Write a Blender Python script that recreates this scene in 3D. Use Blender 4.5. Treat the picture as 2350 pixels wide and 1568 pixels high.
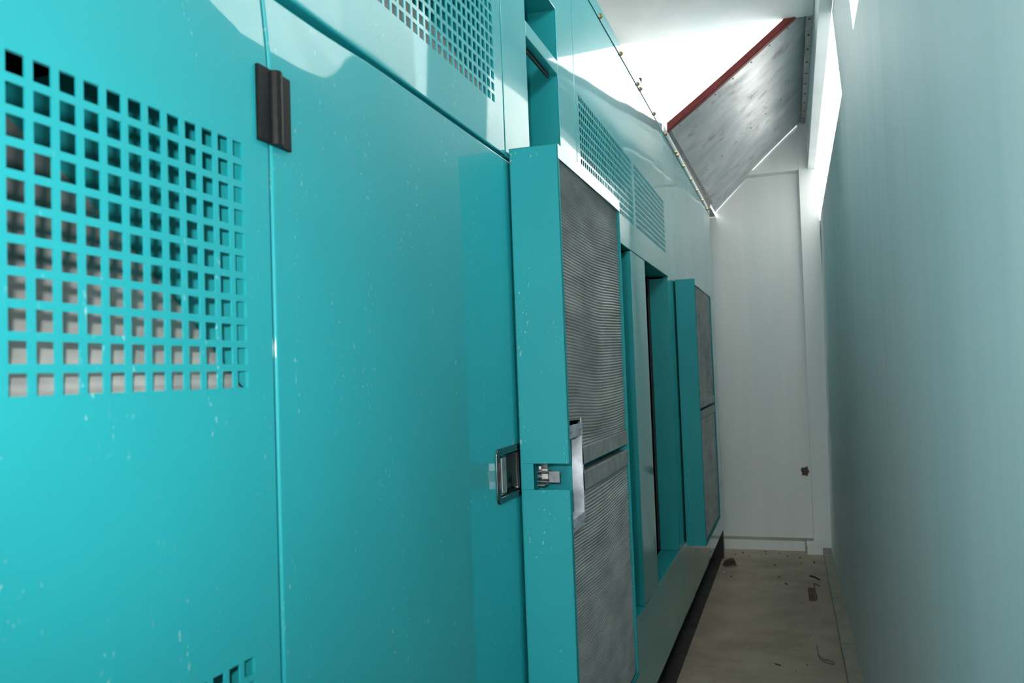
import bpy, math, random
from mathutils import Vector, Matrix, noise
random.seed(7)
S = bpy.context.scene
C = S.collection
for o in list(bpy.data.objects): bpy.data.objects.remove(o)

# ---------------------------------------------------------------- camera
cam_d = bpy.data.cameras.new('camera'); cam = bpy.data.objects.new('camera', cam_d); C.objects.link(cam)
F = 1877.0
RW = ((0.94474928, -0.04789244, -0.32427629), (0.32576155, 0.02718875, 0.94506094), (-0.03644461, -0.99848239, 0.04128807))
cam.matrix_world = Matrix(((RW[0][0], -RW[0][1], -RW[0][2], 0.65), (RW[1][0], -RW[1][1], -RW[1][2], 0.0),
                           (RW[2][0], -RW[2][1], -RW[2][2], 1.66), (0, 0, 0, 1)))
cam_d.sensor_width = 23.5; cam_d.sensor_fit = 'HORIZONTAL'; cam_d.lens = F/2350*23.5
cam_d.clip_start = 0.02
cam_d.dof.use_dof = True; cam_d.dof.focus_distance = 2.6; cam_d.dof.aperture_fstop = 4.5
S.camera = cam

# ---------------------------------------------------------------- world (even overcast sky)
w = bpy.data.worlds.new('overcast'); S.world = w; w.use_nodes = True
bgn = w.node_tree.nodes['Background']; bgn.inputs[0].default_value = (1.0, 0.985, 0.965, 1); bgn.inputs[1].default_value = 9.0

# ---------------------------------------------------------------- the camera's flash gun
fl = bpy.data.lights.new('camera_flash', 'SPOT'); flo = bpy.data.objects.new('camera_flash', fl); C.objects.link(flo)
fl.energy = 64; fl.spot_size = math.radians(125); fl.spot_blend = 1.0; fl.shadow_soft_size = 0.018; fl.color = (1.0, 0.98, 0.97)
flo.location = (0.588, 0.0, 1.752)
flo.rotation_euler = (cam.matrix_world @ Matrix.Rotation(math.radians(7), 4, 'X')).to_euler()

S.view_settings.view_transform = 'Standard'; S.view_settings.look = 'None'
S.view_settings.exposure = 0.0; S.view_settings.gamma = 1.0; S.view_settings.use_curve_mapping = False

# ---------------------------------------------------------------- helpers
ORG = {}
def tag(o, label=None, cat=None, group=None, kind=None):
    if label: o['label'] = label
    if cat: o['category'] = cat
    if group: o['group'] = group
    if kind: o['kind'] = kind
    return o
def thing(name, loc, label, cat, group=None):
    o = bpy.data.objects.new(name, None); C.objects.link(o); o.location = loc; o.empty_display_size = 0.1
    ORG[o] = Vector(loc); return tag(o, label, cat, group)
class MB:
    def __init__(s): s.v = []; s.f = []; s.sm = []
    def add(s, vs, fs, smooth=False):
        n = len(s.v); s.v += [tuple(v) for v in vs]; s.f += [tuple(i+n for i in f) for f in fs]; s.sm += [smooth]*len(fs); return s
    def hexa(s, p):   # p: 8 points, bottom ring 0-3 ccw, top ring 4-7
        return s.add(p, [(3,2,1,0), (4,5,6,7), (0,1,5,4), (1,2,6,5), (2,3,7,6), (3,0,4,7)])
    def box(s, x0, x1, y0, y1, z0, z1):
        return s.hexa([(x0,y0,z0),(x1,y0,z0),(x1,y1,z0),(x0,y1,z0),(x0,y0,z1),(x1,y0,z1),(x1,y1,z1),(x0,y1,z1)])
    def tube(s, pts, r, n=8, cap=True):
        pts = [Vector(p) for p in pts]; rings = []
        rr = r if isinstance(r, (list, tuple)) else [r]*len(pts)
        for i, p in enumerate(pts):
            d = (pts[min(i+1, len(pts)-1)] - pts[max(i-1, 0)]).normalized()
            a = d.cross(Vector((0,0,1)) if abs(d.z) < .9 else Vector((1,0,0))).normalized(); b = d.cross(a)
            rings.append([p + (a*math.cos(2*math.pi*k/n) + b*math.sin(2*math.pi*k/n))*rr[i] for k in range(n)])
        vs = [v for r_ in rings for v in r_]; fs = []
        for i in range(len(pts)-1):
            for k in range(n):
                fs.append((i*n+k, i*n+(k+1)%n, (i+1)*n+(k+1)%n, (i+1)*n+k))
        s.add(vs, fs, True)
        if cap:
            m = len(s.v)-len(vs)
            s.f.append(tuple(m+k for k in range(n))[::-1]); s.sm.append(False)
            s.f.append(tuple(m+(len(pts)-1)*n+k for k in range(n))); s.sm.append(False)
        return s
    def cells(s, x0, x1, ys, zs, solid):
        """plate in the YZ plane made of grid cells; solid(i,j) tells which cells hold metal"""
        ny, nz = len(ys)-1, len(zs)-1; idx = {}
        def vid(i, j, k):
            if (i,j,k) not in idx:
                idx[(i,j,k)] = len(s.v); s.v.append(((x0,x1)[k], ys[i], zs[j]))
            return idx[(i,j,k)]
        def so(i, j): return 0 <= i < ny and 0 <= j < nz and solid(i, j)
        def q(*a): s.f.append(a); s.sm.append(False)
        for i in range(ny):
            for j in range(nz):
                if not so(i, j): continue
                A,B,D,E_ = vid(i,j,1), vid(i+1,j,1), vid(i+1,j+1,1), vid(i,j+1,1)
                a,b,d,e = vid(i,j,0), vid(i+1,j,0), vid(i+1,j+1,0), vid(i,j+1,0)
                q(A,B,D,E_); q(a,e,d,b)
                if not so(i-1,j): q(a,A,E_,e)
                if not so(i+1,j): q(b,d,D,B)
                if not so(i,j-1): q(a,b,B,A)
                if not so(i,j+1): q(e,E_,D,d)
        return s
    def build(s, name, mat, parent=None, bevel=0, seg=2, angle=40):
        me = bpy.data.meshes.new(name); org = ORG.get(parent, Vector((0,0,0)))
        me.from_pydata([(v[0]-org.x, v[1]-org.y, v[2]-org.z) for v in s.v], [], s.f)
        me.polygons.foreach_set('use_smooth', s.sm); me.validate(); me.update()
        me.materials.append(mat)
        o = bpy.data.objects.new(name, me); C.objects.link(o)
        if parent is not None: o.parent = parent
        ORG[o] = org
        if bevel:
            b = o.modifiers.new('bevel', 'BEVEL'); b.width = bevel; b.segments = seg; b.limit_method = 'ANGLE'; b.angle_limit = math.radians(angle)
        return o
def struct(o, label=None):
    if o.parent is None: o['kind'] = 'structure'
    if label: o['label'] = label
    return o

# ---------------------------------------------------------------- materials
def new_mat(name):
    m = bpy.data.materials.new(name); m.use_nodes = True
    return m, m.node_tree, m.node_tree.nodes['Principled BSDF']
def nz(nt, scale, detail=2, rough=.5, vec=None, sc=None):
    n = nt.nodes.new('ShaderNodeTexNoise'); n.inputs['Scale'].default_value = scale; n.inputs['Detail'].default_value = detail; n.inputs['Roughness'].default_value = rough
    tc = nt.nodes.new('ShaderNodeTexCoord'); mp = nt.nodes.new('ShaderNodeMapping')
    if sc: mp.inputs['Scale'].default_value = sc
    nt.links.new(tc.outputs['Object'], mp.inputs[0]); nt.links.new(mp.outputs[0], n.inputs['Vector'])
    return n
def ramp(nt, src, a, b, ca=(0,0,0,1), cb=(1,1,1,1)):
    r = nt.nodes.new('ShaderNodeValToRGB'); r.color_ramp.elements[0].position = a; r.color_ramp.elements[1].position = b
    r.color_ramp.elements[0].color = ca; r.color_ramp.elements[1].color = cb
    nt.links.new(src, r.inputs[0]); return r
def mix(nt, fac, a, b):
    m = nt.nodes.new('ShaderNodeMix'); m.data_type = 'RGBA'
    if isinstance(fac, (int, float)): m.inputs[0].default_value = fac
    else: nt.links.new(fac, m.inputs[0])
    for sck, v in ((6, a), (7, b)):
        if isinstance(v, tuple): m.inputs[sck].default_value = v
        else: nt.links.new(v, m.inputs[sck])
    return m.outputs[2]
def bump(nt, h, strength, dist, prev=None):
    b = nt.nodes.new('ShaderNodeBump'); b.inputs['Strength'].default_value = strength; b.inputs['Distance'].default_value = dist
    nt.links.new(h, b.inputs['Height'])
    if prev is not None: nt.links.new(prev, b.inputs['Normal'])
    return b.outputs[0]

def paint(name, col, rough=.5, coat=1.0, warp=.0045, specks=True, warp_scale=1.3):
    m, nt, p = new_mat(name)
    p.inputs['Roughness'].default_value = rough; p.inputs['Specular IOR Level'].default_value = .3
    p.inputs['Coat Weight'].default_value = coat; p.inputs['Coat Roughness'].default_value = .035; p.inputs['Coat IOR'].default_value = 1.53
    base = col
    big = ramp(nt, nz(nt, 2.2, 3).outputs[0], .3, .7, tuple(c*.93 for c in col[:3])+(1,), tuple(min(1, c*1.05) for c in col[:3])+(1,))
    base = big.outputs[0]
    if specks:
        d = ramp(nt, nz(nt, 150, 2, .5, sc=(1, 1, .55)).outputs[0], .64, .70)
        d2 = ramp(nt, nz(nt, 24, 3, sc=(1, 1, .16)).outputs[0], .52, .62)
        mm = nt.nodes.new('ShaderNodeMath'); mm.operation = 'MULTIPLY'; nt.links.new(d.outputs[0], mm.inputs[0]); nt.links.new(d2.outputs[0], mm.inputs[1])
        m2 = nt.nodes.new('ShaderNodeMath'); m2.operation = 'MULTIPLY'; m2.inputs[1].default_value = .45; nt.links.new(mm.outputs[0], m2.inputs[0])
        base = mix(nt, m2.outputs[0], base, (.45, .62, .6, 1))
    nt.links.new(base, p.inputs['Base Color']) if not isinstance(base, tuple) else None
    n1 = bump(nt, nz(nt, warp_scale, 1).outputs[0], 1.0, warp)
    n2 = bump(nt, nz(nt, 260, 1).outputs[0], .25, .0002, n1)
    nt.links.new(n1, p.inputs['Coat Normal']); nt.links.new(n2, p.inputs['Normal'])
    return m
TEAL = (0.011, 0.335, 0.372, 1)
M_paint = paint('teal_paint', TEAL)
M_door = paint('teal_paint_door', TEAL, warp=.002)
M_opendoor = paint('teal_paint_satin', tuple(c*.84 for c in TEAL[:3])+(1,), rough=.55, coat=0.0, warp=.0005)
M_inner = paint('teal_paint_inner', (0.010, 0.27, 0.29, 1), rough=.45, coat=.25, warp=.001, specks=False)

def simple(name, col, rough=.5, metal=0., nscale=0, namp=.15, bmp=0., bscale=60, spec=.5):
    m, nt, p = new_mat(name); p.inputs['Base Color'].default_value = col
    p.inputs['Roughness'].default_value = rough; p.inputs['Metallic'].default_value = metal; p.inputs['Specular IOR Level'].default_value = spec
    if nscale:
        r = ramp(nt, nz(nt, nscale, 5, .6).outputs[0], .3, .7, tuple(c*(1-namp) for c in col[:3])+(1,), tuple(min(1, c*(1+namp)) for c in col[:3])+(1,))
        nt.links.new(r.outputs[0], p.inputs['Base Color'])
    if bmp: nt.links.new(bump(nt, nz(nt, bscale, 4).outputs[0], .6, bmp), p.inputs['Normal'])
    return m
M_black = simple('black_rubber', (.012, .012, .013, 1), .55, nscale=40, namp=.4)
M_dark = simple('dark_interior', (.006, .008, .009, 1), .8)  # near-black, shade inside the enclosure put into the colour
M_hinge = simple('black_hinge_paint', (.004, .004, .0045, 1), .45, nscale=120, namp=.9, bmp=.0006, bscale=300, spec=.3)
M_chrome = simple('darkened_chrome', (.085, .078, .078, 1), .1, 1.0, nscale=20)  # chrome darkened, reflection of the dark room put into its colour
M_zinc = simple('zinc_plate', (.24, .26, .27, 1), .42, .6, nscale=30, namp=.2)
M_zinc2 = simple('dull_galvanised', (.40, .41, .40, 1), .45, .6, nscale=22, namp=.25)
M_galv = simple('galvanised_bright', (.62, .66, .72, 1), .38, .6, nscale=25, namp=.25)
M_zinc_b = simple('bright_zinc', (.6, .6, .6, 1), .3, .8)
M_bounce = simple('bounce_grey', (.27, .29, .28, 1), .9, nscale=3)  # grey for the added bounce sheet on the roof
M_drip = simple('dull_flashing', (.30, .29, .28, 1), .8, nscale=20)
M_brass = simple('yellow_zinc_bolt', (.42, .30, .12, 1), .35, .9, nscale=60, namp=.3)
M_red = simple('red_primer_steel', (.19, .022, .02, 1), .5, nscale=25, namp=.25, bmp=.0008, bscale=80)
M_foil = simple('grey_foil_insulation', (.40, .40, .38, 1), .5, .25, nscale=12, namp=.25, bmp=.004, bscale=14)
M_skid = simple('skid_black_steel', (.012, .012, .013, 1), .6, nscale=10, namp=.5)
M_plinth = simple('oily_concrete_plinth', (.045, .043, .04, 1), .7, nscale=8, namp=.45, bmp=.002)
M_leaf = simple('dry_leaf', (.10, .078, .065, 1), .8, nscale=60, namp=.5)
M_card = simple('brown_card', (.13, .075, .06, 1), .8, nscale=40, namp=.3)
M_wire = simple('rusty_wire', (.03, .02, .016, 1), .7, nscale=80, namp=.4)
M_crumb = simple('plaster_crumb', (.55, .53, .50, 1), .9)
M_crumbd = simple('dark_crumb', (.035, .03, .025, 1), .9)
M_green = simple('dark_green_plastic', (.01, .05, .04, 1), .5)
M_white = simple('white_cable', (.7, .7, .7, 1), .4)

def wallmat(name, col, rough=.45, streak=True, amp=.06):
    m, nt, p = new_mat(name); p.inputs['Roughness'].default_value = rough; p.inputs['Specular IOR Level'].default_value = .45
    a = ramp(nt, nz(nt, 5.0, 4, .6, sc=(1, 1, .07)).outputs[0], .3, .7, (col[0]*(1-amp*2.2), col[1]*(1-amp), col[2]*(1-amp*1.1), 1), col)
    nt.links.new(a.outputs[0], p.inputs['Base Color'])
    n1 = bump(nt, nz(nt, 1.8, 3).outputs[0], .5, .006)
    nt.links.new(bump(nt, nz(nt, 90, 3).outputs[0], .25, .0008, n1), p.inputs['Normal'])
    return m
M_wall = wallmat('wall_paint_cool', (.82, .88, .90, 1), .62)
M_wall2 = wallmat('wall_paint_white', (.86, .87, .86, 1), .6)
M_kerb = simple('bare_screed', (.36, .345, .29, 1), .9, nscale=12, namp=.14, bmp=.0015)
M_patch = simple('bare_plaster_patch', (.12, .085, .06, 1), .95, nscale=60, namp=.3, bmp=.004, bscale=90)

# floor: dusty screed with stains and pale scuffs
def floor_mat():
    m, nt, p = new_mat('dusty_screed_floor'); p.inputs['Roughness'].default_value = .85
    a = ramp(nt, nz(nt, 2.4, 6, .65).outputs[0], .3, .7, (.30, .255, .20, 1), (.48, .42, .325, 1))
    sp = ramp(nt, nz(nt, 14, 5, .7, sc=(1, .6, 1)).outputs[0], .63, .74)
    m2 = nt.nodes.new('ShaderNodeMath'); m2.operation = 'MULTIPLY'; m2.inputs[1].default_value = .45; nt.links.new(sp.outputs[0], m2.inputs[0])
    b = mix(nt, m2.outputs[0], a.outputs[0], (.62, .58, .50, 1))
    dk = ramp(nt, nz(nt, 70, 3, .6).outputs[0], .72, .78)
    m3 = nt.nodes.new('ShaderNodeMath'); m3.operation = 'MULTIPLY'; m3.inputs[1].default_value = .7; nt.links.new(dk.outputs[0], m3.inputs[0])
    c = mix(nt, m3.outputs[0], b, (.06, .05, .045, 1))
    nt.links.new(c, p.inputs['Base Color'])
    nt.links.new(bump(nt, nz(nt, 45, 4).outputs[0], .4, .002), p.inputs['Normal'])
    return m
M_floor = floor_mat()

def sheet_mat():
    m, nt, p = new_mat('galvanised_sheet'); p.inputs['Metallic'].default_value = .45
    s_ = nz(nt, 3.2, 6, .65, sc=(1, 1, 1))
    r = ramp(nt, s_.outputs[0], .3, .72, (.38, .43, .46, 1), (.70, .74, .76, 1))
    st = ramp(nt, nz(nt, 5, 6, .7, sc=(1.2, 1.0, 1)).outputs[0], .57, .70)
    m2 = nt.nodes.new('ShaderNodeMath'); m2.operation = 'MULTIPLY'; m2.inputs[1].default_value = .85; nt.links.new(st.outputs[0], m2.inputs[0])
    nt.links.new(mix(nt, m2.outputs[0], r.outputs[0], (.22, .18, .13, 1)), p.inputs['Base Color'])
    rr = ramp(nt, nz(nt, 4, 5, .6, sc=(.9, 1.3, 1)).outputs[0], .3, .7, (.28, .28, .28, 1), (.5, .5, .5, 1))
    nt.links.new(rr.outputs[0], p.inputs['Roughness'])
    n1 = bump(nt, nz(nt, 1.6, 2).outputs[0], 1.0, .02)
    nt.links.new(bump(nt, nz(nt, 9, 4).outputs[0], .4, .003, n1), p.inputs['Normal'])
    return m
M_sheet = sheet_mat()

def lining_mat():
    m, nt, p = new_mat('corrugated_aluminium'); p.inputs['Metallic'].default_value = .55; p.inputs['Roughness'].default_value = .42
    r = ramp(nt, nz(nt, 9, 5, .65, sc=(1, .5, 1.5)).outputs[0], .3, .7, (.33, .32, .31, 1), (.62, .61, .59, 1))
    nt.links.new(r.outputs[0], p.inputs['Base Color']); return m
M_lining = lining_mat()

# ================================================================ the setting
g = MB().box(-25, 30, -25, 35, -.5, -.16); struct(g.build('floor', simple('outside_concrete', (.45, .45, .43, 1), .9, nscale=.6), None), 'pale concrete ground outside the building')
YB = -3.6
struct(MB().box(1.8, 8, 4.2, 24, -.16, 6.5).build('wall_outside', simple('neighbour_render', (.55, .54, .52, 1), .9, nscale=1.5), None), 'pale rendered wall of the neighbouring building outside')  # unseen building, placed and sized to temper sky light and reflections
struct(MB().box(-3.2, 1.06, YB, 8.12, -.15, 0).build('floor', M_floor), 'dusty bare concrete floor of the narrow passage')

# right wall: lower part, piers between the high openings, beam above
def xb(y): return .885 + .0085*(7.8-y)
wr = MB()
ys = [YB + (7.93-YB)*i/8 for i in range(9)]
for a, b in zip(ys[:-1], ys[1:]):
    wr.hexa([(xb(a),a,0), (1.0,a,0), (1.0,b,0), (xb(b),b,0), (.94,a,3.0), (1.0,a,3.0), (1.0,b,3.0), (.94,b,3.0)])
WIN = [(4.35, 7.92), (0.75, 3.53), (-2.9, -.1)]
edges = sorted([YB] + [y for ab in WIN for y in ab])
for a, b in zip(edges[0:-1:2], edges[1:-1:2]):
    wr.hexa([(.94,a,3.0), (1.0,a,3.0), (1.0,b,3.0), (.94,b,3.0), (.914,a,3.42), (1.0,a,3.42), (1.0,b,3.42), (.914,b,3.42)])
struct(wr.build('wall_right', M_wall), 'tall smooth painted wall on the right with high openings')
struct(MB().hexa([(.842,YB,3.42),(.914,YB,3.42),(.914,7.9,3.42),(.852,7.9,3.42),(.842,YB,4.02),(.914,YB,4.02),(.914,7.9,4.02),(.852,7.9,4.02)]).build('trim_1', M_wall, None, .003), 'concrete beam above the high openings')
# end wall, end beam, pillar, plinths
struct(MB().box(-3.2, .925, 7.92, 8.12, 0, 3.95).box(.925, 1.0, 7.925, 8.12, 0, 2.97).build('wall_back', M_wall2), 'white end wall of the passage')
wb = bpy.data.objects['wall_back']
struct(MB().box(-3.2, .80, 7.80, 8.12, 3.425, 3.95).build('trim_2', M_wall2, None, .003), 'white beam across the top of the end wall')
struct(MB().hexa([(.742,7.795,0),(.93,7.795,0),(.93,8.1,0),(.742,8.1,0),(.778,7.795,3.95),(.93,7.795,3.95),(.93,8.1,3.95),(.778,8.1,3.95)]).build('trim_3', M_wall2, None, .004), 'square white corner pillar at the end of the right wall')
pm = MB()
pv = []
for k in range(11):
    a = 2*math.pi*k/11; r = .045*(1+.35*random.uniform(-1, 1)); pv.append((.700+r*math.cos(a)*.95, 7.917, .690+r*math.sin(a)*1.1))
pm.add(pv + [(x, y+.004, z) for x, y, z in pv], [tuple(range(11))] + [(k, k+11, (k+1)%11+11, (k+1)%11) for k in range(11)])
o = pm.build('plaster_chip', M_patch, wb); o['label'] = 'brown chipped patch of bare plaster'
def rough_strip(mb, x0, x1, y0, y1, z1, n=26, amp=.006):
    """low plinth with a ragged front and foot"""
    for i in range(n):
        a = x0+(x1-x0)*i/n; b = x0+(x1-x0)*(i+1)/n
        ja = amp*noise.noise((a*9, 3, y0)); jb = amp*noise.noise((b*9, 3, y0))
        mb.hexa([(a,y0+ja,0),(b,y0+jb,0),(b,y1,0),(a,y1,0),(a,y0+ja*.3,z1),(b,y0+jb*.3,z1),(b,y1,z1),(a,y1,z1)])
b_ = MB(); rough_strip(b_, -.3, .668, 7.785, 7.92, .088); struct(b_.build('baseboard_back', M_wall2), 'low white plinth along the foot of the end wall')
b_ = MB().box(-.3, .742, 7.787, 7.92, .0882, .0895).box(.668, .95, 7.70, 7.80, 0, .032); struct(b_.build('trim_4', M_kerb), 'bare screed ledge on top of the end plinth')
b_ = MB(); rough_strip(b_, .684, .812, 7.655, 7.80, .090, 8, .01); struct(b_.build('trim_5', M_wall2), 'small white block at the foot of the corner pillar')
# kerb along right wall
kb = MB(); n = 40
for i in range(n):
    a = YB+(7.70-YB)*i/n; b = YB+(7.70-YB)*(i+1)/n
    ka = .812+.0065*(7.7-a)+.004*noise.noise((a*2, 0, 0)); kb_ = .812+.0065*(7.7-b)+.004*noise.noise((b*2, 0, 0))
    kb.hexa([(ka,a,0),(1.0,a,0),(1.0,b,0),(kb_,b,0),(ka+.004,a,.032),(1.0,a,.034),(1.0,b,.034),(kb_+.004,b,.032)])
struct(kb.build('baseboard_right', M_kerb, None, .004), 'low bare screed kerb along the right wall')
# ceiling slab (ends over the passage), left and front walls of the plant room
struct(MB().hexa([(-3.2,YB,3.61),(.842,YB,3.60),(.842,4.80,3.60),(-3.2,4.80,3.65),(-3.2,YB,3.8),(1.06,YB,3.8),(1.06,4.80,3.8),(-3.2,4.80,3.8)]).build('ceiling', M_wall2, None, .004), 'white concrete ceiling slab ending above the passage')
struct(MB().box(-3.35, -3.2, YB, 8.12, -.15, 8.5).build('wall_left', M_wall2), 'white wall behind the enclosure')  # unseen wall, its height raised to cut low sky light
wf = MB().box(-3.2, -.2, YB-.15, YB, -.15, 3.8); struct(wf.build('wall_front', M_wall2), 'white wall behind the photographer, beside an added daylight opening')  # unseen opening beside this wall, added to let in more daylight
struct(MB().box(-.2, 1.06, YB-.15, YB, 2.9, 3.8).build('trim_7', M_wall2), 'lintel over the added daylight opening behind the photographer')
struct(MB().box(-2.1, -.018, -1.3, 7.5, 0, .012).build('trim_6', M_plinth, None, .003), 'dark oily concrete plinth strip under the enclosure')

# ================================================================ the generator enclosure
E0 = thing('generator_enclosure', (-1.0, 3.0, 0), 'long teal painted steel generator enclosure with square hole vents filling the left side', 'generator')
ZT, ZD = 3.025, 2.196      # roof joint, door top
PT = .0025                 # sheet thickness
PIT, BAR = .0283, .0083

def vent(y0, y1, z0, z1, parent, depth=.3, back=None):
    """punched square-hole grille flush in a panel, with a sloping foil-faced baffle behind it"""
    ny = round((y1-y0+BAR)/PIT); nzz = round((z1-z0+BAR)/PIT)
    py = (y1-y0+BAR)/ny; pz = (z1-z0+BAR)/nzz
    ys = []; zs = []
    for i in range(ny): ys += [y0+i*py, y0+i*py+(py-BAR)]
    for j in range(nzz): zs += [z0+j*pz, z0+j*pz+(pz-BAR)]
    # cells between hole i and hole i+1 are bars
    mb = MB().cells(-PT, 0, ys, zs, lambda i, j: (i % 2 == 1) or (j % 2 == 1))
    gr = mb.build('vent_grille', M_door, parent)
    t = .002; zt = z1+min(depth*.35, .14)
    for yy in (y0-.004, y1+.002):
        MB().add([(-PT-.002,yy,z0-.004),(-PT-.002,yy,zt),(-depth,yy,zt),(-depth,yy,zt-.03),(-PT-.002,yy+t,z0-.004),(-PT-.002,yy+t,zt),(-depth,yy+t,zt),(-depth,yy+t,zt-.03)],
               [(0,1,2,3),(7,6,5,4),(0,4,5,1),(1,5,6,2),(2,6,7,3),(3,7,4,0)]).build('vent_cheek', back or M_inner, parent)
    fo = MB(); n = 24
    vs = []; fs = []
    for i in range(n+1):
        for j in range(9):
            y = y0-.002+(y1-y0+.004)*i/n; k = j/8
            vs.append((-.010-(depth-.02)*k**1.12 - .006*noise.noise((y*7, k*3, z0)), y, z0-.004+(zt-z0)*k))
    for i in range(n):
        for j in range(8):
            a = i*9+j; fs.append((a, a+9, a+10, a+1))
    fo.add(vs, fs, True); fo.build('vent_baffle', back or M_foil, parent)
    return gr

def sstep(a, b, t):
    t = max(0, min(1, (t-a)/(b-a))); return t*t*(3-2*t)
def plate(name, y0, y1, z0, z1, holes=(), mat=None, parent=E0, bevel=.003, bend=None):
    """folded sheet-steel panel: 3 mm skin with rectangular cut-outs, rolled outer edge and returns"""
    ys = sorted({y0, y1} | {h[0] for h in holes} | {h[1] for h in holes}); zs = sorted({z0, z1} | {h[2] for h in holes} | {h[3] for h in holes})
    if bend:
        ys = sorted(set(ys) | {y0+(y1-y0)*i/16 for i in range(17)}); zs = sorted(set(zs) | {z1-.26*i/26 for i in range(27)})
    def solid(i, j):
        cy = (ys[i]+ys[i+1])/2; cz = (zs[j]+zs[j+1])/2
        return not any(h[0] < cy < h[1] and h[2] < cz < h[3] for h in holes)
    mb = MB().cells(-.0045, 0, ys, zs, solid)
    i_ = .0015
    for q in ((y0+i_, y0+.004, z0+i_, z1-i_), (y1-.004, y1-i_, z0+i_, z1-i_), (y0+.004, y1-.004, z0+i_, z0+.004), (y0+.004, y1-.004, z1-.004, z1-i_)):
        mb.box(-.03, -.004, *q)
    if bend: mb.v = [(x+bend(y, z), y, z) for x, y, z in mb.v]
    o = mb.build(name, mat or M_paint, parent)
    me = o.data; at = me.attributes.new('bevel_weight_edge', 'FLOAT', 'EDGE')
    eps = 1e-5; org = ORG[o]
    def outer(v):
        Y, Z = v.y+org.y, v.z+org.z; return (abs(Y-y0) < eps, abs(Y-y1) < eps, abs(Z-z0) < eps, abs(Z-z1) < eps)
    for e in me.edges:
        va, vb = me.vertices[e.vertices[0]].co, me.vertices[e.vertices[1]].co
        xa = va.x+org.x - (bend(va.y+org.y, va.z+org.z) if bend else 0); xb_ = vb.x+org.x - (bend(vb.y+org.y, vb.z+org.z) if bend else 0)
        if abs(xa) < eps and abs(xb_) < eps and any(p and q for p, q in zip(outer(va), outer(vb))): at.data[e.index].value = 1
    bv = o.modifiers.new('bevel', 'BEVEL'); bv.width = min(bevel, .004); bv.segments = 3; bv.limit_method = 'WEIGHT'; bv.harden_normals = True
    for p in me.polygons: p.use_smooth = True
    me.attributes.new('sharp_edge', 'BOOLEAN', 'EDGE') if 'sharp_edge' not in me.attributes else None
    me.set_sharp_from_angle(angle=math.radians(30))
    return o
def bendA(y, z): t = max(0, z-2.085); return -.095*sstep(.70, .90, y)*(t*t/(t+.02))
def bendB(y, z):
    k = 1-.9*sstep(1.04, 1.26, y)
    t = max(0, z-2.085); return -(.095*k)*(t*t/(t+.02))
# closed doors in the foreground
VA = (.022, .8665, 1.657, 1.9675); VC = (.022, .8665, 1.013, 1.3235)
dA = plate('door', -.045, .9225, .655, ZD, [VA, VC], M_door, bevel=.004, bend=bendA); dA['label'] = 'closed teal door with two square hole vents'
vent(*VA, dA, depth=.46); vent(*VC, dA, depth=.46)
HY0, HY1, HZ0, HZ1 = 1.752, 1.925, 1.366, 1.492
dB = plate('door', .9275, 2.03, .655, ZD, [(HY0+.012, HY1-.012, HZ0+.012, HZ1-.012)], M_door, bevel=.004, bend=bendB); dB['label'] = 'plain closed teal door with a recessed chrome handle'
dZ = plate('door', -1.02, -.05, .655, ZD, [], M_door, bevel=.005); dZ['label'] = 'plain closed teal door nearest to the enclosure front'

# chrome pull handle on the plain door
def rrect(y0, y1, z0, z1, r, n=5):
    pts = []
    for cy, cz, a0 in ((y1-r, z0+r, -90), (y1-r, z1-r, 0), (y0+r, z1-r, 90), (y0+r, z0+r, 180)):
        for k in range(n+1):
            a = math.radians(a0+90*k/n); pts.append((cy+r*math.cos(a), cz+r*math.sin(a)))
    return pts
def loft(mb, rings, smooth=True, cap=True):
    n = len(rings[0]); vs = [p for r in rings for p in r]; fs = []
    for i in range(len(rings)-1):
        for k in range(n): fs.append((i*n+k, i*n+(k+1)%n, (i+1)*n+(k+1)%n, (i+1)*n+k))
    if cap: fs.append(tuple((len(rings)-1)*n+k for k in range(n)))
    mb.add(vs, fs, smooth)
hb = MB(); rings = []
for (ins, x) in ((0, 0), (0, .003), (.002, .0042), (.005, .0035), (.009, .003), (.013, .0045), (.016, .003), (.018, -.004), (.021, -.016)):
    rings.append([(x, y, z) for y, z in rrect(HY0+ins, HY1-ins, HZ0+ins, HZ1-ins, max(.003, .013-ins*.5))])
loft(hb, rings); hb.build('handle_dish', M_chrome, dB)
MB().box(-.006, .0035, 1.782, 1.812, 1.388, 1.470).build('handle_lever', M_zinc, dB, .0025)
hp = MB().box(-.012, -.002, 1.775, 1.822, 1.378, 1.386).box(-.012, -.002, 1.775, 1.822, 1.472, 1.480)
hp.tube([(-.006, 1.780, 1.380), (-.006, 1.780, 1.478)], .003); hp.build('handle_pivot', M_chrome, dB, .001)

# black hinge across the seam between the two doors
def hinge(yc, z0, z1, parent):
    hz = z1-z0
    m = MB()
    m.add([], [])
    prof = [(-.036, .0), (-.036, .0055), (-.013, .0055), (-.010, .0045), (-.0075, .0065), (-.005, .0115), (0, .0145), (.006, .0135), (.009, .0095), (.0115, .006), (.036, .0055), (.036, .0)]
    vs = [(x, yc+y, z0) for y, x in prof] + [(x, yc+y, z1) for y, x in prof]; n = len(prof)
    m.add(vs, [(k, k+1, k+1+n, k+n) for k in range(n-1)] + [tuple(range(n))[::-1], tuple(range(n, 2*n))])
    o = m.build('hinge', M_hinge, parent, .0008, 1); o['label'] = 'black painted steel hinge'
    s = MB()
    for k in (.33, .66): s.tube([(.0022, yc+.0005, z0+hz*k-.0005), (.0022, yc+.0005, z0+hz*k+.0005)], .0126, 16)
    return o
hinge(.931, 1.9805, 2.082, E0); hinge(.931, .80, .90, E0); hinge(-.048, 1.98, 2.08, E0)

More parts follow.
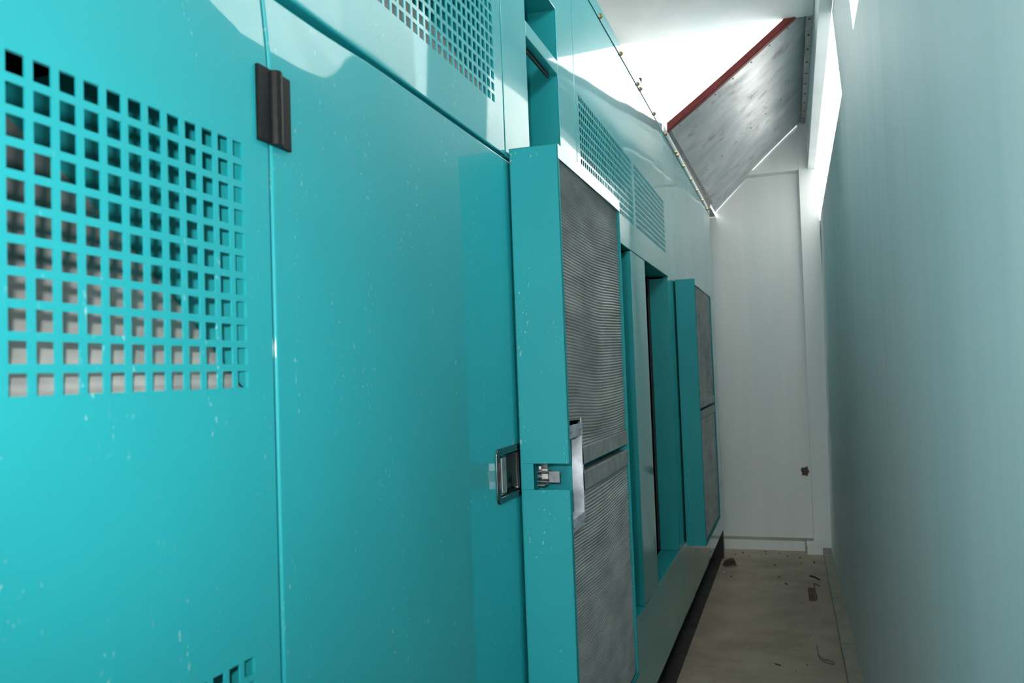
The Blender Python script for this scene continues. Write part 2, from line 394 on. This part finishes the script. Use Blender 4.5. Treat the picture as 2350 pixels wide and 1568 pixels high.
# fixed panels
VD = (.985, 1.832, 2.3165, 2.612); VE = (2.684, 3.640, 2.3135, 2.606); VF = (3.703, 4.600, 2.3135, 2.606)
p = plate('upper_panel', .927, 1.894, 2.204, ZT, [VD]); vent(*VD, p)
VD2 = (-.0, .86, 2.3165, 2.612); p = plate('upper_panel', -.045, .923, 2.204, ZT, [VD2]); vent(*VD2, p)
plate('upper_panel', -1.02, -.05, 2.204, ZT)
plate('post', 1.898, 2.1035, 2.204, ZT); plate('post', 2.034, 2.66, .655, 2.19)
# recessed slot beside the post
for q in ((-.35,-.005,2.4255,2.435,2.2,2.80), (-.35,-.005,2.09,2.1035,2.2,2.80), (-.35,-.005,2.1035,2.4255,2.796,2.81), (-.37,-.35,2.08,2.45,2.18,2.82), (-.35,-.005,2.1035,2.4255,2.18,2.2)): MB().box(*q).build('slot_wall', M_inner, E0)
plate('post', 2.1035, 2.4255, 2.795, ZT, bevel=.002)
mb = MB().box(-.035, 0, 2.1035, 2.4255, 2.587, 2.631); mb.build('cross_rail', M_paint, E0, .002)
MB().box(-.028, -.022, 2.13, 2.40, 2.572, 2.587).build('rail_seal', M_black, E0)
plate('post', 2.4255, 2.6305, 2.19, ZT)
p = plate('upper_panel', 2.6345, 4.661, 2.187, ZT, [VE, VF]); vent(*VE, p, back=M_dark); vent(*VF, p, back=M_dark)  # shade behind these two vents is painted in with near-black backs
plate('post', 3.5225, 3.882, .655, 2.184, bevel=.002); plate('post', 4.641, 4.661, .655, 2.184, bevel=.001)
plate('side_panel', 4.665, 5.770, .655, ZT); plate('side_panel', 5.774, 6.872, .655, ZT); plate('side_panel', 6.876, 7.452, .655, ZT)
plate('sill_panel', -1.02, 1.9, .25, .651); plate('sill_panel', 1.903, 4.741, .25, .651); plate('sill_panel', 4.745, 7.452, .25, .651)
# roof cap with folded lip, end sheet, back sheet, floor pan
o = MB().box(-2.0, .001, -1.02, 7.456, 3.033, 3.088).build('roof_cap', M_paint, E0, .002)
MB().box(-1.97, -.02, -1.0, 7.39, 3.088, 3.0885).build('roof_bounce', M_bounce, E0)  # unseen sheet, added to bounce neutral light onto the ceiling slab
MB().box(-2.0, -.004, -1.02, 7.45, 3.025, 3.033).build('roof_seal', M_black, E0)
for ya in (7.452, -1.03): MB().box(-2.0, 0, ya, ya+.004, .25, 3.03).build('end_sheet', M_paint, E0)
MB().box(-2.0, -1.99, -1.02, 7.45, .25, 3.03).build('rear_sheet', M_paint, E0)
MB().box(-1.99, -.02, -1.02, 7.45, .24, .30).build('floor_pan', M_dark, E0)
MB().box(-1.98, -.36, -1.0, 7.44, 2.99, 3.02).build('roof_lining', M_dark, E0)
# partitions that keep bay interiors dark, door opening frames
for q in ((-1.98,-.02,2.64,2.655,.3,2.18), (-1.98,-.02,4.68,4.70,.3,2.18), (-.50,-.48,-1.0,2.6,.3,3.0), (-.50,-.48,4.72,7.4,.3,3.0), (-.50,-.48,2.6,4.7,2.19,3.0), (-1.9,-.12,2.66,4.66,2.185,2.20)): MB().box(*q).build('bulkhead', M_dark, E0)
fr = MB()
for y0, y1 in ((2.66, 3.5225), (3.882, 4.641)):
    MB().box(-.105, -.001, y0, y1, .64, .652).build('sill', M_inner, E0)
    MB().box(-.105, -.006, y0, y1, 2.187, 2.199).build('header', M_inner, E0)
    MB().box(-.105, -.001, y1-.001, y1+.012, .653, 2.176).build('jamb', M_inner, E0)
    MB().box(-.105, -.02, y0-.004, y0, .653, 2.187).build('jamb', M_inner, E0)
MB().box(-.30, -.105, 3.50, 3.95, .65, 2.19).build('bay_post', M_dark, E0)
for y in (4.641, 3.5225): MB().box(-.118, -.105, y-.03, y, .66, 2.18).build('rubber_seal', M_black, E0, .004)
# pale cable and stay inside the second opening
pts = [(-.055+.012*math.sin(k/9*3.1), 3.93, 2.17-.016*k) for k in range(9)]
MB().tube(pts, .004).build('cable', M_white, E0)
MB().tube([(-.03, 3.93, .83), (-.028, 3.92, .80), (-.012, 3.90, .775), (.004, 3.90, .79)], .004).build('stay_hook', M_chrome, E0)
# engine mass deep in the bay
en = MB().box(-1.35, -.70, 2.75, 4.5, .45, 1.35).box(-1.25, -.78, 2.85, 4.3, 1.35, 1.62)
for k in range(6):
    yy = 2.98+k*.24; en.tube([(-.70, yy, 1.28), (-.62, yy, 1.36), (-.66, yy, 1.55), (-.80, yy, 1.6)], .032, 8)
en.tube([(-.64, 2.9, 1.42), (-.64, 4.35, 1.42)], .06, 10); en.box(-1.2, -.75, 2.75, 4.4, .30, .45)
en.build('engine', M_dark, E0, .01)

# roof bolts: one mesh, copied
def bolt_mesh():
    m = MB(); vs = []
    for x in (0, .007):
        for k in range(6): vs.append((x, .0095*math.cos(k*math.pi/3), .0095*math.sin(k*math.pi/3)))
    m.add(vs, [(k, (k+1) % 6, (k+1) % 6+6, k+6) for k in range(6)] + [tuple(range(6, 12))])
    m.tube([(-.003, 0, 0), (.001, 0, 0)], .013, 12); m.tube([(.007, 0, 0), (.011, 0, 0)], .005, 8)
    return m
b0 = bolt_mesh().build('bolt', M_brass); b0.parent = E0
bolts = [(y, 3.040) for y in (-.6, 0, .6, 1.25, 1.9, 2.5, 3.087, 3.492, 3.90, 3.975, 4.396, 4.81, 5.243, 5.33, 5.63, 6.05, 6.45, 6.86, 7.25)]
for i, (y, z) in enumerate(bolts):
    b = b0 if i == 0 else b0.copy()
    if i: C.objects.link(b); b.parent = E0
    b.location = Vector((.001, y, z+.004)) - ORG[E0]
# skid, feet
MB().box(-1.9, -.10, -1.0, 7.35, .012, .24).build('skid_base', M_skid, E0, .005)
for y in (7.33,): MB().box(-.105, -.004, y, y+.1, .012, .25).build('skid_foot', M_skid, E0, .003)

# corrugated lining surface
def lining(y0, y1, z0, z1, x, parent, pitch=.0083, amp=.0032, ph=0., cut=None, wave=1.0):
    nzr = int((z1-z0)/pitch*4); nyc = 28
    mb = MB(); vs = []; fs = []
    for j in range(nzr+1):
        z = z0+(z1-z0)*j/nzr
        for i in range(nyc+1):
            y = y0+(y1-y0)*i/nyc
            edge = min(1, (z-z0)/.05, (z1-z)/.05)
            dz = wave*edge*(.009*math.sin(y*5.5+z*2.6+ph)+.0008*math.sin(y*17-z*5+ph*2)+.001*noise.noise((y*14, z*9, ph)))
            xx = x+amp*(math.sin(2*math.pi*(z-z0)/pitch)) + .002*noise.noise((y*6, z*6, 5+ph))
            vs.append((xx, y, z+dz))
    for j in range(nzr):
        for i in range(nyc):
            if cut:
                yc = y0+(y1-y0)*(i+.5)/nyc; zc = z0+(z1-z0)*(j+.5)/nzr
                if cut[0] < yc < cut[1] and cut[2] < zc < cut[3]: continue
            a = j*(nyc+1)+i; fs.append((a, a+1, a+nyc+2, a+nyc+1))
    mb.add(vs, fs, True); o = mb.build('corrugated_lining', M_lining, parent); o['label'] = 'finely corrugated grey metal lining'
    return o

# near open door, folded back against the enclosure with its inner side to the passage
def open_door(y0, y1, x0, x1, z0, z1, label, detail=True, zs_=(1.38, 1.443)):
    nz0, nz1 = zs_; nx0 = x0+.033
    d = MB()
    d.box(x0, x0+.004, y0, y1, z0, z1)                                     # outer skin (towards the enclosure)
    # near edge, with the latch notch where the photo shows it
    if detail:
        d.box(x0, x1, y0, y0+.003, z0, nz0); d.box(x0, x1, y0, y0+.003, nz1, z1); d.box(x0, nx0, y0, y0+.003, nz0, nz1)
        d.box(x1-.003, x1, y0, y0+.016, z0, nz0); d.box(x1-.003, x1, y0, y0+.016, nz1, z1)
    else:
        d.box(x0, x1, y0, y0+.003, z0, z1); d.box(x1-.003, x1, y0, y0+.016, z0, z1)
    d.box(x0, x1, y1-.003, y1, z0, z1); d.box(x1-.003, x1, y1-.008, y1, z0, z1)
    d.box(x0, x1, y0, y1, z1-.003, z1); d.box(x1-.003, x1, y0, y1, z1-.036, z1)
    d.box(x0, x1, y0, y1, z0, z0+.003); d.box(x1-.003, x1, y0, y1, z0, z0+.022)
    d.v = [(x, y+(.02*(x-x0) if y < y0+.02 else 0), z) for x, y, z in d.v]   # near edge a little out of square
    body = d.build('door', M_opendoor, E0, .0012, 2); body['label'] = label
    xl = x1-.009
    MB().box(x1-.002, x1+.0008, y0+.004, y1-.001, z1-.036, z1-.001).build('top_lip', M_door, body)
    py1 = y0+.140
    lining(y0+.010, y1-.008, 1.462+.002, z1-.034, xl, body, cut=(0, py1, 0, 1.535) if detail else None)
    lining(y0+.010, y1-.008, z0+.02, 1.362, xl, body, ph=1.7, cut=(0, py1, 1.275, 9) if detail else None)
    # galvanised cover strips around the middle gap
    MB().box(xl-.02, xl+.006, (py1 if detail else y0+.01), y1-.008, 1.424, 1.468).build('cover_strip', M_zinc2, body, .001)
    MB().box(xl-.02, xl+.006, (py1 if detail else y0+.01), y1-.008, 1.358, 1.404).build('cover_strip', M_zinc2, body, .001)
    MB().box(x0+.004, xl-.03, (py1 if detail else y0+.02), y1-.01, 1.36, 1.47).build('inner_skin', M_inner, body)
    if detail:
        # latch pocket lined with bright galvanised sheet
        pk = MB().box(x1-.036, x1-.002, py1-.003, py1, 1.305, 1.500)
        pk.box(xl+.004, xl+.006, py1, py1+.014, 1.29, 1.545)
        pk.box(x1-.036, x1-.002, y0+.004, py1, 1.302, 1.306)
        pk.box(xl+.004, xl+.006, y0+.014, py1, 1.500, 1.532); pk.box(xl+.004, xl+.006, y0+.014, py1, 1.272, 1.306)
        pk.build('latch_pocket', M_galv, body, .0006)
        MB().box(x0+.004, x1-.030, py1-.004, py1-.001, 1.30, 1.52).build('pocket_plate', M_opendoor, body)
        for yy, zz in ((y0+.03, 1.516), (py1-.012, 1.518), (py1+.007, 1.475), (py1+.007, 1.34), (y0+.03, 1.285), (py1-.012, 1.287), (py1+.22, 1.415), (py1+.42, 1.415)):
            r = MB().tube([(xl+.006 if zz != 1.415 else xl-.022, yy, zz), (xl+.009 if zz != 1.415 else xl-.018, yy, zz)], .004, 8).build('rivet', M_zinc, body)
        yl = y0+.036; lx = nx0-.006; lz = -.009
        la = MB().box(lx, lx+.018, yl+.045, yl+.049, nz0+.003, nz1-.003); la.box(lx, lx+.020, yl+.008, yl+.047, nz0+.003, nz0+.007)
        la.build('latch_plate', M_zinc, body, .0008)
        ub = MB().box(lx, lx+.036, yl+.004, yl+.03, 1.4265+lz, 1.4285+lz).box(lx, lx+.036, yl+.004, yl+.03, 1.403+lz, 1.405+lz)
        ub.box(lx+.032, lx+.061, yl+.001, yl+.004, 1.402+lz, 1.4295+lz); ub.box(lx+.032, lx+.035, yl+.001, yl+.03, 1.403+lz, 1.4285+lz)
        ub.build('latch_tongue', M_zinc, body, .0006)
        ro = MB().tube([(lx+.006, yl+.02, 1.429+lz), (lx+.006, yl+.02, 1.440+lz)], .005, 8).box(lx+.012, lx+.029, yl+.012, yl+.03, 1.409+lz, 1.422+lz).box(lx+.012, lx+.028, yl+.01, yl+.02, 1.4295+lz, 1.4345+lz)
        ro.tube([(lx, yl+.018, 1.415+lz), (lx+.016, yl+.018, 1.415+lz)], .0055, 8)
        ro.build('latch_pin', M_zinc_b, body, .0005)
    return body
open_door(1.905, 2.655, .006, .130, .672, 2.222, 'near open teal door with a corrugated metal inner face and latch notch')
open_door(4.885, 5.84, .006, .121, .628, 2.19, 'far open teal door with a corrugated metal inner face', False)

# ================================================================ sheet metal hood over the far end
H = thing('sheet_metal_hood', (.4, 6.3, 3.4), 'sloping galvanised sheet metal hood with red steel edge, above the far end of the passage', 'duct')
def hz(x, y):
    t = (y-4.80)/(7.88-4.80)
    zf = 3.045 + .70*x + .06*x*x
    zb = 3.115 + 1.00*x - .10*x*x
    return zf*(1-t) + zb*t
def bx_(y): return .842+.010*(y-YB)/(7.9-YB)
nx_, ny_ = 14, 20
vs = []; fs = []
for i in range(nx_+1):
    for j in range(ny_+1):
        ye = 7.915 if i <= 5 else 7.796; y = 4.80+(ye-4.8)*j/ny_; x = .014+(bx_(y)-.0155)*i/nx_
        vs.append((x, y, hz(x, y)+.004*noise.noise((x*3, y*2, 1))))
for i in range(nx_):
    for j in range(ny_):
        a = i*(ny_+1)+j; fs.append((a, a+1, a+ny_+2, a+ny_+1))
nv = len(vs); vs2 = [(x, y, z+.0015) for x, y, z in vs]; m = MB().add(vs, fs, True)
m.add(vs2, [f[::-1] for f in fs], True)
m.build('sheet', M_sheet, H)
# left flange strip lying along the roof lip and right flange strip on the beam
mb = MB()
for j in range(20):
    a = 4.82+2.63*j/20; b = 4.82+2.63*(j+1)/20
    mb.hexa([(.014,a,hz(.014,a)-.001),(.036,a,hz(.03,a)-.004),(.036,b,hz(.03,b)-.004),(.014,b,hz(.014,b)-.001),(.014,a,hz(.014,a)+.012),(.036,a,hz(.03,a)+.001),(.036,b,hz(.03,b)+.001),(.014,b,hz(.014,b)+.012)])
mb.build('flange', M_zinc2, H)
MB().box(.0125, .0138, 4.82, 7.45, 3.056, 3.125).build('drip_edge', M_drip, H)
MB().box(-1.9, .016, 7.462, 7.915, 3.090, 3.094).build('sky_blocker', M_zinc2, H)  # unseen sheet, added to keep sky light out behind the enclosure end
def bx_(y): return .842+.010*(y-YB)/(7.9-YB)
mb = MB()
for j in range(24):
    a = 4.82+3.0*j/24; b = 4.82+3.0*(j+1)/24; w0 = .004*noise.noise((a*3, 0, 0)); w1 = .004*noise.noise((b*3, 0, 0))
    za, zb_ = hz(.80, a)-.006, hz(.80, b)-.006; xa, xb2 = bx_(a)-.001, bx_(b)-.001
    mb.hexa([(xa-.037+w0,a,za-.002),(xa,a,za-.002),(xb2,b,zb_-.002),(xb2-.037+w1,b,zb_-.002),(xa-.037+w0,a,za),(xa,a,za),(xb2,b,zb_),(xb2-.037+w1,b,zb_)])
o = mb.build('flange', M_zinc2, H); o['label'] = 'dull galvanised flange strip screwed to the beam'
s0 = MB().tube([(0, 0, .001), (0, 0, -.004)], .007, 8).build('screw', M_black); s0.parent = H
k = 0
def place(o0, loc, root):
    global k
    o = o0 if k == 0 else o0.copy()
    if k: C.objects.link(o); o.parent = root
    o.location = Vector(loc)-ORG[root]; k += 1
    return o
for y in [4.95+.29*i for i in range(10)]: place(s0, (bx_(y)-.02, y, hz(.80, y)-.008), H)
r0 = MB().tube([(0, 0, 0), (0, 0, -.004)], .006, 8).build('rivet', M_zinc); r0.parent = H; k = 0
for i in range(7): place(r0, (.08+.105*i, 4.86, hz(.08+.105*i, 4.86)), H)
for i in range(6): place(r0, (.10+.11*i, 6.3, hz(.10+.11*i, 6.3)), H)
for i in range(12): place(r0, (.022, 4.95+.22*i, hz(.022, 4.95+.22*i)-.004), H)
# red steel angle along the front edge of the hood
mb = MB(); n = 10
for i in range(n):
    a = .014+.83*i/n; b = .014+.83*(i+1)/n; y = 4.78
    za, zb_ = hz(a, 4.8), hz(b, 4.8)
    mb.hexa([(a,y,za-.004),(a,y+.004,za-.004),(b,y+.004,zb_-.004),(b,y,zb_-.004),(a,y,za+.046),(a,y+.004,za+.046),(b,y+.004,zb_+.046),(b,y,zb_+.046)])
    mb.hexa([(a,y,za-.004),(a,y+.04,za-.004),(b,y+.04,zb_-.004),(b,y,zb_-.004),(a,y,za-.001),(a,y+.04,za-.001),(b,y+.04,zb_-.001),(b,y,zb_-.001)])
o = mb.build('steel_angle', M_red, H); o['label'] = 'dark red painted steel angle'
# red post standing on the enclosure roof by the slab edge
t = MB().box(-.31, -.238, 4.74, 4.746, 3.089, 3.602).box(-.244, -.238, 4.746, 4.79, 3.089, 3.602).build('steel_post', M_red)
tag(t, 'short dark red steel angle post under the ceiling slab edge, on the enclosure roof', 'post')
t = MB().box(-.036, -.004, 4.045, 4.075, 3.0885, 3.119).box(-.048, -.003, 4.045, 4.075, 3.118, 3.126).build('lifting_lug', simple('grey_lug', (.08, .09, .09, 1), .5, .4), E0)

# ================================================================ litter on the passage floor
def leaf(loc):
    vs = []; fs = []; n = 9; m_ = 6
    for i in range(n+1):
        for j in range(m_+1):
            u = i/n-.5; v = j/m_-.5; wdt = .045*math.sqrt(max(0, 1-(2*u)**2))
            vs.append((loc[0]+u*.115, loc[1]+v*wdt*2, .012+.05*abs(v)*2*wdt/.045+.012*noise.noise((u*5, v*4, 2))+.006*math.sin(u*7)+.008))
    for i in range(n):
        for j in range(m_):
            a = i*(m_+1)+j; fs.append((a, a+1, a+m_+2, a+m_+1))
    mz = min(v[2] for v in vs); vs = [(x, y, z-mz+.001) for x, y, z in vs]
    return MB().add(vs, fs, True).build('dead_leaf', M_leaf)
tag(leaf((.062, 7.10, 0)), 'curled dry brown leaf on the floor beside the enclosure foot', 'leaf')
mb = MB(); 
for i in range(6):
    a = 6.17+.33*i/6; b = 6.17+.33*(i+1)/6; za = .004+.006*math.sin(i); zb_ = .004+.006*math.sin(i+1)
    xa = .673-.006*i/6; xb2 = .673-.006*(i+1)/6
    mb.hexa([(xa,a,za*.5),(xa+.044,a,za*.5),(xb2+.044,b,zb_*.5),(xb2,b,zb_*.5),(xa,a,za+.006),(xa+.044,a,za+.004),(xb2+.044,b,zb_+.004),(xb2,b,zb_+.006)])
tag(mb.build('cardboard_scrap', M_card), 'small brown rectangular cardboard scrap on the floor near the kerb', 'scrap')
tag(MB().tube([(.686,6.86,.006),(.70,6.83,.012),(.72,6.83,.008),(.742,6.78,.008),(.762,6.75,.005)], [.004,.007,.006,.006,.003], 6).build('twig', M_wire), 'short bent black twig on the floor beyond the cardboard scrap', 'twig')
tag(MB().tube([(.755,6.57,.004),(.735,6.60,.008),(.714,6.63,.006),(.716,6.50,.006),(.718,6.40,.007),(.722,6.28,.014),(.724,6.19,.006)], .003, 6).build('bent_wire', M_wire), 'dark bent wire lying along the cardboard scrap', 'wire')
tag(MB().tube([(.699,5.20,.003),(.701,5.10,.006),(.702,5.01,.004),(.708,4.96,.004),(.727,4.92,.004),(.752,4.895,.004),(.775,4.885,.004),(.783,4.90,.005),(.778,4.922,.006),(.755,4.93,.007),(.728,4.95,.006),(.712,4.98,.008),(.703,5.02,.009)], .0016, 6).build('wire_loop', M_wire), 'thin rusty looped wire on the floor beside the kerb in the foreground', 'wire')
tag(MB().tube([(.470,4.83,.003),(.486,4.818,.003),(.501,4.807,.003)], .003, 6).build('stick', M_wire), 'tiny straight dark stick in the middle of the floor foreground', 'stick')
tag(MB().tube([(.505,6.60,.004),(.513,6.59,.006),(.524,6.57,.004)], [.003,.006,.003], 6).build('plastic_scrap', M_green), 'tiny dark green plastic scrap in the middle of the floor', 'scrap')
def crumb(loc, r, mat):
    vs = []; fs = []
    n = 6
    for kx, zz, rr in ((0, 0, .7), (1, .5, 1), (2, .95, .55)):
        for q in range(n):
            a = 2*math.pi*q/n; rj = r*rr*random.uniform(.75, 1.2); vs.append((loc[0]+rj*math.cos(a), loc[1]+rj*math.sin(a)*1.3, zz*r))
    for i in range(2):
        for q in range(n): fs.append((i*n+q, i*n+(q+1) % n, (i+1)*n+(q+1) % n, (i+1)*n+q))
    fs.append(tuple(range(2*n, 3*n)))
    return MB().add(vs, fs).build('crumb', mat)
for (x, y, r, d) in ((.39,6.95,.007,0),(.30,6.75,.006,0),(.56,6.9,.008,0),(.43,6.4,.006,0),(.25,6.2,.006,0),(.35,5.3,.006,0),(.6,5.6,.006,0),(.68,5.35,.007,0),(.16,6.0,.006,0),(.7,4.95,.006,0)):
    tag(crumb((x, y), r, M_crumb), 'tiny pale plaster crumb on the dusty floor', 'crumb', 'pale plaster crumbs scattered on the floor')
for (x, y, r) in ((.08,7.55,.012),(.14,7.62,.014),(.20,7.5,.009),(.34,7.6,.009),(.45,7.65,.011),(.52,7.55,.009),(.62,7.5,.012),(.73,7.35,.016),(.63,7.3,.009),(.42,7.2,.011),(.46,6.8,.012),(.10,6.75,.011),(.33,7.7,.010),(.58,4.75,.006),(.64,4.85,.007)):
    tag(crumb((x, y), r*.65, M_crumbd), 'tiny dark crumb of dirt on the dusty floor', 'crumb', 'dark crumbs of dirt scattered on the floor')
tag(crumb((.03, 6.86), .011, M_crumb), 'largest pale plaster crumb, beside the dark strip under the enclosure', 'crumb')
